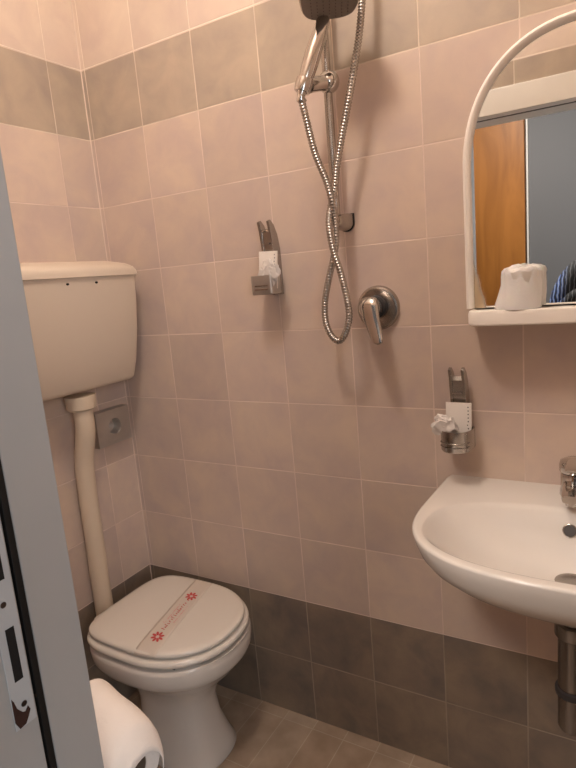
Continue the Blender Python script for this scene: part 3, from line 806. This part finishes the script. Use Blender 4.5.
tr = thing('drain_trap', (1.325, -.2, .43), 'chrome bottle trap hanging under the washbasin', 'trap')
tx, ty = 1.328, -.215
bm = NB(); lathe(bm, [(.0255, .664), (.0255, .47), (.0255, .415), (.022, .408)], (tx, ty, 0)); obj('trap_tube', bm, M_TRAP, tr)
bm = NB(); lathe(bm, [(.026, .640), (.0315, .636), (.0315, .612), (.029, .608), (.026, .606)], (tx, ty, 0)); obj('upper_nut', bm, M_TRAP, tr)
bm = NB(); lathe(bm, [(.026, .500), (.0300, .498), (.0310, .492), (.0300, .486), (.026, .484)], (tx, ty, 0)); obj('dark_ring', bm, M_GASK, tr)
bm = NB(); tube(bm, catmull([(tx, ty + .02, .55), (tx, ty + .06, .55), (tx, -.10, .55), (tx, -.002, .55)], .02), .0165, 20); obj('outlet_pipe', bm, M_CHROME2, tr)
bm = NB(); lathe(bm, [(.036, 0), (.034, .008), (.018, .012)], (tx, -.0005, .55), (0, -1, 0)); obj('wall_flange', bm, M_CHROME2, tr)

# ------------------------------------------------------------------ toilet paper by the door
rx0, rx1, ry, rz = .752, .850, -.866, .690
ph = thing('paper_holder', (.81, YF, rz), 'chrome paper holder on the wall beside the door', 'paper holder')
bm = NB(); tube(bm, [(rx0 - .012, YF + .001, rz), (rx0 - .012, ry - .004, rz), (rx0 - .010, ry, rz), (rx0 - .004, ry, rz), (rx1 - .004, ry, rz)], .005, 12); lathe(bm, [(.02, 0), (.02, .004), (.01, .006)], (rx0 - .012, YF + .0008, rz), (0, 1, 0), 24)
obj('holder_rod', bm, M_CHROME2, ph)
tp = thing('toilet_roll', (.81, ry, rz), 'white toilet roll with loose outer sheet hanging by the door frame', 'toilet roll')
bm = NB()
def cyl_x(r, x): return [(x, ry + r * math.cos(2 * PI * k / 48), rz + r * math.sin(2 * PI * k / 48)) for k in range(48)]
loft(bm, [cyl_x(.021, rx1), cyl_x(.047, rx1), cyl_x(.048, rx1 - .002), cyl_x(.048, rx0 + .002), cyl_x(.047, rx0), cyl_x(.021, rx0), cyl_x(.021, rx1)], False, False)
obj('roll', bm, M_TISSUE, tp, sharp=50)
bm = NB(); loft(bm, [cyl_x(.0195, rx1 - .001), cyl_x(.0208, rx1 - .001), cyl_x(.0208, rx0 + .001), cyl_x(.0195, rx0 + .001), cyl_x(.0195, rx1 - .001)], False, False)
obj('cardboard_core', bm, mat('brown_cardboard', (120, 100, 84), .9), tp)
bm = NB(); R = []
for j in range(33):
    t = j / 32; x = rx1 + .016 - t * (rx1 - rx0 + .026)
    row = []
    for k in range(41):
        u = k / 40; deg = -22 + 212 * u; a = math.radians(deg)
        up = math.exp(-((deg - 62) / 48) ** 2)
        r_ = (.0495 + .036 * up * max(0, (t - .12) / .88) ** .55) * (1 - .30 * (max(0, .14 - t) / .14) ** 1.6) + .004 * t * noise.noise(Vector((t * 3, u * 4, 1.7))) + 0.0
        dz = -.010 * max(0, (.25 - t) / .25) ** 2
        row.append((x, ry + r_ * math.cos(a), rz + r_ * math.sin(a) + dz))
    R.append(row)
V = [[bm.verts.new(p) for p in r] for r in R]
for a, b in zip(V, V[1:]):
    for i in range(40): bm.faces.new((a[i], a[i + 1], b[i + 1], b[i]))
o = obj('loose_sheet', bm, M_TISSUE, tp, sharp=60); md = o.modifiers.new('t', 'SOLIDIFY'); md.thickness = .0012; md.offset = 1

# ------------------------------------------------------------------ bedroom furniture seen in the mirror
wr = thing('wardrobe', (.3, -3.1, 0), 'tall honey-coloured wooden wardrobe reflected in the mirror', 'wardrobe')
WXR = .819
bm = NB(); box(bm, -.30, WXR - .02, -3.39, -3.0, 0.002, 2.36); obj('carcass', bm, M_WOOD, wr, smooth=False)
for a in ((-.295, .243), (.247, WXR - .022)):
    bm = NB(); box(bm, a[0], a[1], -2.999, -2.98, .08, 2.34); d_ = obj('wardrobe_door', bm, M_WOOD, wr, smooth=False, bevel=.003)
    bm = NB(); hx = .22 if a[0] < 0 else .27; tube(bm, [(hx, -2.98, 1.0), (hx, -2.955, 1.01), (hx, -2.955, 1.11), (hx, -2.98, 1.12)], .006, 10); h = obj('handle', bm, M_CHROME2, d_)
    h.matrix_parent_inverse = Matrix.Identity(4)
bm = NB(); box(bm, WXR - .010, WXR, -3.39, -2.978, .002, 2.36); obj('side_panel', bm, mat('pale_edge', (214, 206, 196), .5), wr, smooth=False)


# ------------------------------------------------------------------ the photographer (seen in the mirror), phone in both hands
P0 = Vector((1.4098, -1.3102, 1.3201)) - RZ * .0135 + RY * .050 + RX * .018
def loc(r, d, f): return P0 + RX * r + RY * d + RZ * f
ph_ = thing('phone', P0, 'dark phone held up in both hands by the person in the doorway', 'phone')
bm = NB(); vs = box(bm, -.037, .037, -.0042, .0042, -.077, .077)
for v in vs:
    r_, f_, d_ = v.co.x, v.co.y, v.co.z; v.co = loc(r_, d_, f_)
obj('phone_case', bm, M_GASK, ph_, smooth=False, bevel=.003)
bm = NB(); bm.faces.new([bm.verts.new(loc(a * .034, b * .073, -.0044)) for a, b in ((-1, -1), (1, -1), (1, 1), (-1, 1))]); obj('screen', bm, mat('dark_glass', (20, 20, 24), .1), ph_, smooth=False)
PX, PY = 1.372, -1.66
def skin(name, verts, edges, M, parent, root=0, sub=2):
    me = bpy.data.meshes.new(name); me.from_pydata([v[0] for v in verts], edges, [])
    me.materials.append(M); o = bpy.data.objects.new(name, me); COL.objects.link(o)
    if parent is not None: o.parent = parent; o.matrix_parent_inverse = Matrix.Translation(-parent.location)
    md = o.modifiers.new('skin', 'SKIN'); md.use_smooth_shade = True
    for i, v in enumerate(verts):
        sv_ = me.skin_vertices[0].data[i]; r = v[1]; sv_.radius = r if isinstance(r, tuple) else (r, r); sv_.use_root = (i == root)
    md = o.modifiers.new('sub', 'SUBSURF'); md.levels = sub; md.render_levels = sub
    return o
pe = thing('person', (PX, PY, 0), 'person in a dark blue-striped top taking the photo, reflected in the mirror', 'person')
V_ = []; E_ = []
def add(p, r, par=None):
    V_.append((tuple(p), r)); k = len(V_) - 1
    if par is not None: E_.append((par, k))
    return k
pel = add((PX, PY, .84), (.135, .10)); wa = add((PX, PY, .98), (.12, .085), pel); che = add((PX, PY + .01, 1.14), (.135, .095), wa); ub = add((PX, PY, 1.25), (.10, .075), che)
nk = add((PX, PY + .005, 1.33), .05, ub); hb0 = add((PX, PY + .025, 1.40), .056, nk); hb1 = add((PX, PY + .03, 1.47), (.070, .085), hb0); hb2 = add((PX, PY + .025, 1.54), (.066, .078), hb1); add((PX, PY + .02, 1.58), .04, hb2)
for s in (-1, 1):
    sh_ = add((PX + s * .165, PY + .03, 1.245), .052, ub); ua = add((PX + s * .200, PY + .09, 1.17), .047, sh_); el = add((PX + s * .225, PY + .14, 1.05), .041, ua)
    fa_ = add((PX + s * .16, PY + .19, 1.11), .037, el); wr_ = add(loc(s * .066, .095, -.045), .024, fa_); pm = add(loc(s * .056, .060, -.020), (.026, .016), wr_)
    for q in range(4):
        dd = .018 + .019 * q
        a0 = add(loc(s * .051, dd, -.006), .0085, pm); a1 = add(loc(s * .0485, dd - .002, .010), .0080, a0); a2 = add(loc(s * (.034 - .003 * (q == 3)), dd - .003, .0150), .0075, a1); add(loc(s * (.018 + .006 * (q in (0, 3))), dd - .004, .0145), .0065, a2)
    t0 = add(loc(s * .058, .040, -.028), .0105, pm); t1 = add(loc(s * .044, .022, -.020), .0095, t0); add(loc(s * .026, .008, -.0145), .0078, t1)
    hp = add((PX + s * .085, PY, .78), .082, pel); kn = add((PX + s * .095, PY + .02, .45), .058, hp); an = add((PX + s * .10, PY - .01, .09), .040, kn); he = add((PX + s * .10, PY + .03, .045), .038, an); add((PX + s * .105, PY + .14, .03), .030, he)
M_SKIN = mat('skin', (214, 168, 142), .5, var=.04)
skin('body', V_, E_, M_SKIN, pe)
def striped():
    M = bpy.data.materials.new('dark_striped_cloth'); M.use_nodes = True
    nt = M.node_tree; N = nt.nodes; L = nt.links; b = N['Principled BSDF']
    tc = N.new('ShaderNodeTexCoord'); wv = N.new('ShaderNodeTexWave'); wv.inputs['Scale'].default_value = 20; wv.inputs['Distortion'].default_value = 3.0; wv.inputs['Detail Scale'].default_value = 1.5; wv.bands_direction = 'X'
    L.new(tc.outputs['Object'], wv.inputs['Vector'])
    cr = N.new('ShaderNodeValToRGB'); e = cr.color_ramp.elements
    e[0].position = .35; e[0].color = lin((20, 20, 26)); e[1].position = .6; e[1].color = lin((70, 108, 190))
    k = cr.color_ramp.elements.new(.93); k.color = lin((90, 130, 205)); k = cr.color_ramp.elements.new(.97); k.color = lin((190, 200, 215))
    L.new(wv.outputs['Fac'], cr.inputs[0])
    sep = N.new('ShaderNodeSeparateXYZ'); L.new(tc.outputs['Object'], sep.inputs[0])
    mr = N.new('ShaderNodeMapRange'); mr.inputs['From Min'].default_value = PX - .225; mr.inputs['From Max'].default_value = PX - .195; L.new(sep.outputs[0], mr.inputs['Value'])
    cr2 = N.new('ShaderNodeValToRGB'); e = cr2.color_ramp.elements; e[0].position = .9; e[0].color = lin((24, 24, 26)); e[1].position = .97; e[1].color = lin((120, 122, 126))
    L.new(wv.outputs['Fac'], cr2.inputs[0])
    mx = N.new('ShaderNodeMix'); mx.data_type = 'RGBA'; L.new(mr.outputs[0], mx.inputs['Factor']); L.new(cr.outputs[0], mx.inputs['A']); L.new(cr2.outputs[0], mx.inputs['B'])
    L.new(mx.outputs['Result'], b.inputs['Base Color']); b.inputs['Roughness'].default_value = .8
    return M
V_ = []; E_ = []
a = add((PX, PY, .80), (.150, .115)); b_ = add((PX, PY, .98), (.135, .10), a); c_ = add((PX, PY + .01, 1.14), (.148, .108), b_); d_ = add((PX, PY, 1.255), (.108, .084), c_); add((PX, PY + .003, 1.325), .058, d_)
for s in (-1, 1):
    q0 = add((PX + s * .165, PY + .03, 1.245), .064, d_); q1 = add((PX + s * .203, PY + .09, 1.17), .059, q0); q2 = add((PX + s * .228, PY + .14, 1.045), .064, q1); q3 = add((PX + s * .16, PY + .19, 1.11), .056, q2); add((PX + s * .115, PY + .215, 1.16), .044, q3)
skin('striped_top', V_, E_, striped(), pe)
V_ = []; E_ = []
a = add((PX, PY, .86), (.143, .108))
for s in (-1, 1):
    h_ = add((PX + s * .085, PY, .77), .092, a); k_ = add((PX + s * .095, PY + .02, .45), .070, h_); add((PX + s * .10, PY - .008, .10), .056, k_)
skin('trousers', V_, E_, mat('dark_trousers', (40, 42, 52), .8), pe)
for s in (-1, 1):
    V_ = []; E_ = []
    a = add((PX + s * .10, PY - .03, .045), .042); b_ = add((PX + s * .102, PY + .06, .042), .042, a); add((PX + s * .106, PY + .16, .034), .034, b_)
    skin('shoe', V_, E_, mat('dark_shoe', (36, 32, 32), .6), pe)
V_ = []; E_ = []
a = add((PX, PY - .045, 1.40), .045); b_ = add((PX, PY - .035, 1.50), (.075, .055), a); add((PX, PY + .01, 1.582), (.076, .06), b_)
skin('hair', V_, E_, mat('dark_hair', (44, 32, 26), .6), pe)
bm = NB(); tube(bm, [(PX, PY + .098, 1.50), (PX, PY + .118, 1.47), (PX, PY + .105, 1.462)], [.006, .011, .008], 12); obj('nose', bm, M_SKIN, pe)
for s in (-1, 1):
    bm = NB(); bmesh.ops.create_uvsphere(bm, u_segments=14, v_segments=10, radius=.011, matrix=Matrix.Translation((PX + s * .03, PY + .090, 1.50))); obj('eye', bm, mat('eye_white', (225, 222, 218), .2), pe)
    bm = NB(); bmesh.ops.create_uvsphere(bm, u_segments=14, v_segments=10, radius=1, matrix=Matrix.Translation((PX + s * .070, PY + .025, 1.475)) @ Matrix.Diagonal((.008, .018, .03, 1))); obj('ear', bm, M_SKIN, pe)
bm = NB(); bmesh.ops.create_uvsphere(bm, u_segments=16, v_segments=10, radius=1, matrix=Matrix.Translation((PX, PY + .098, 1.432)) @ Matrix.Diagonal((.022, .010, .007, 1))); obj('mouth', bm, mat('lips', (176, 104, 96), .5), pe)
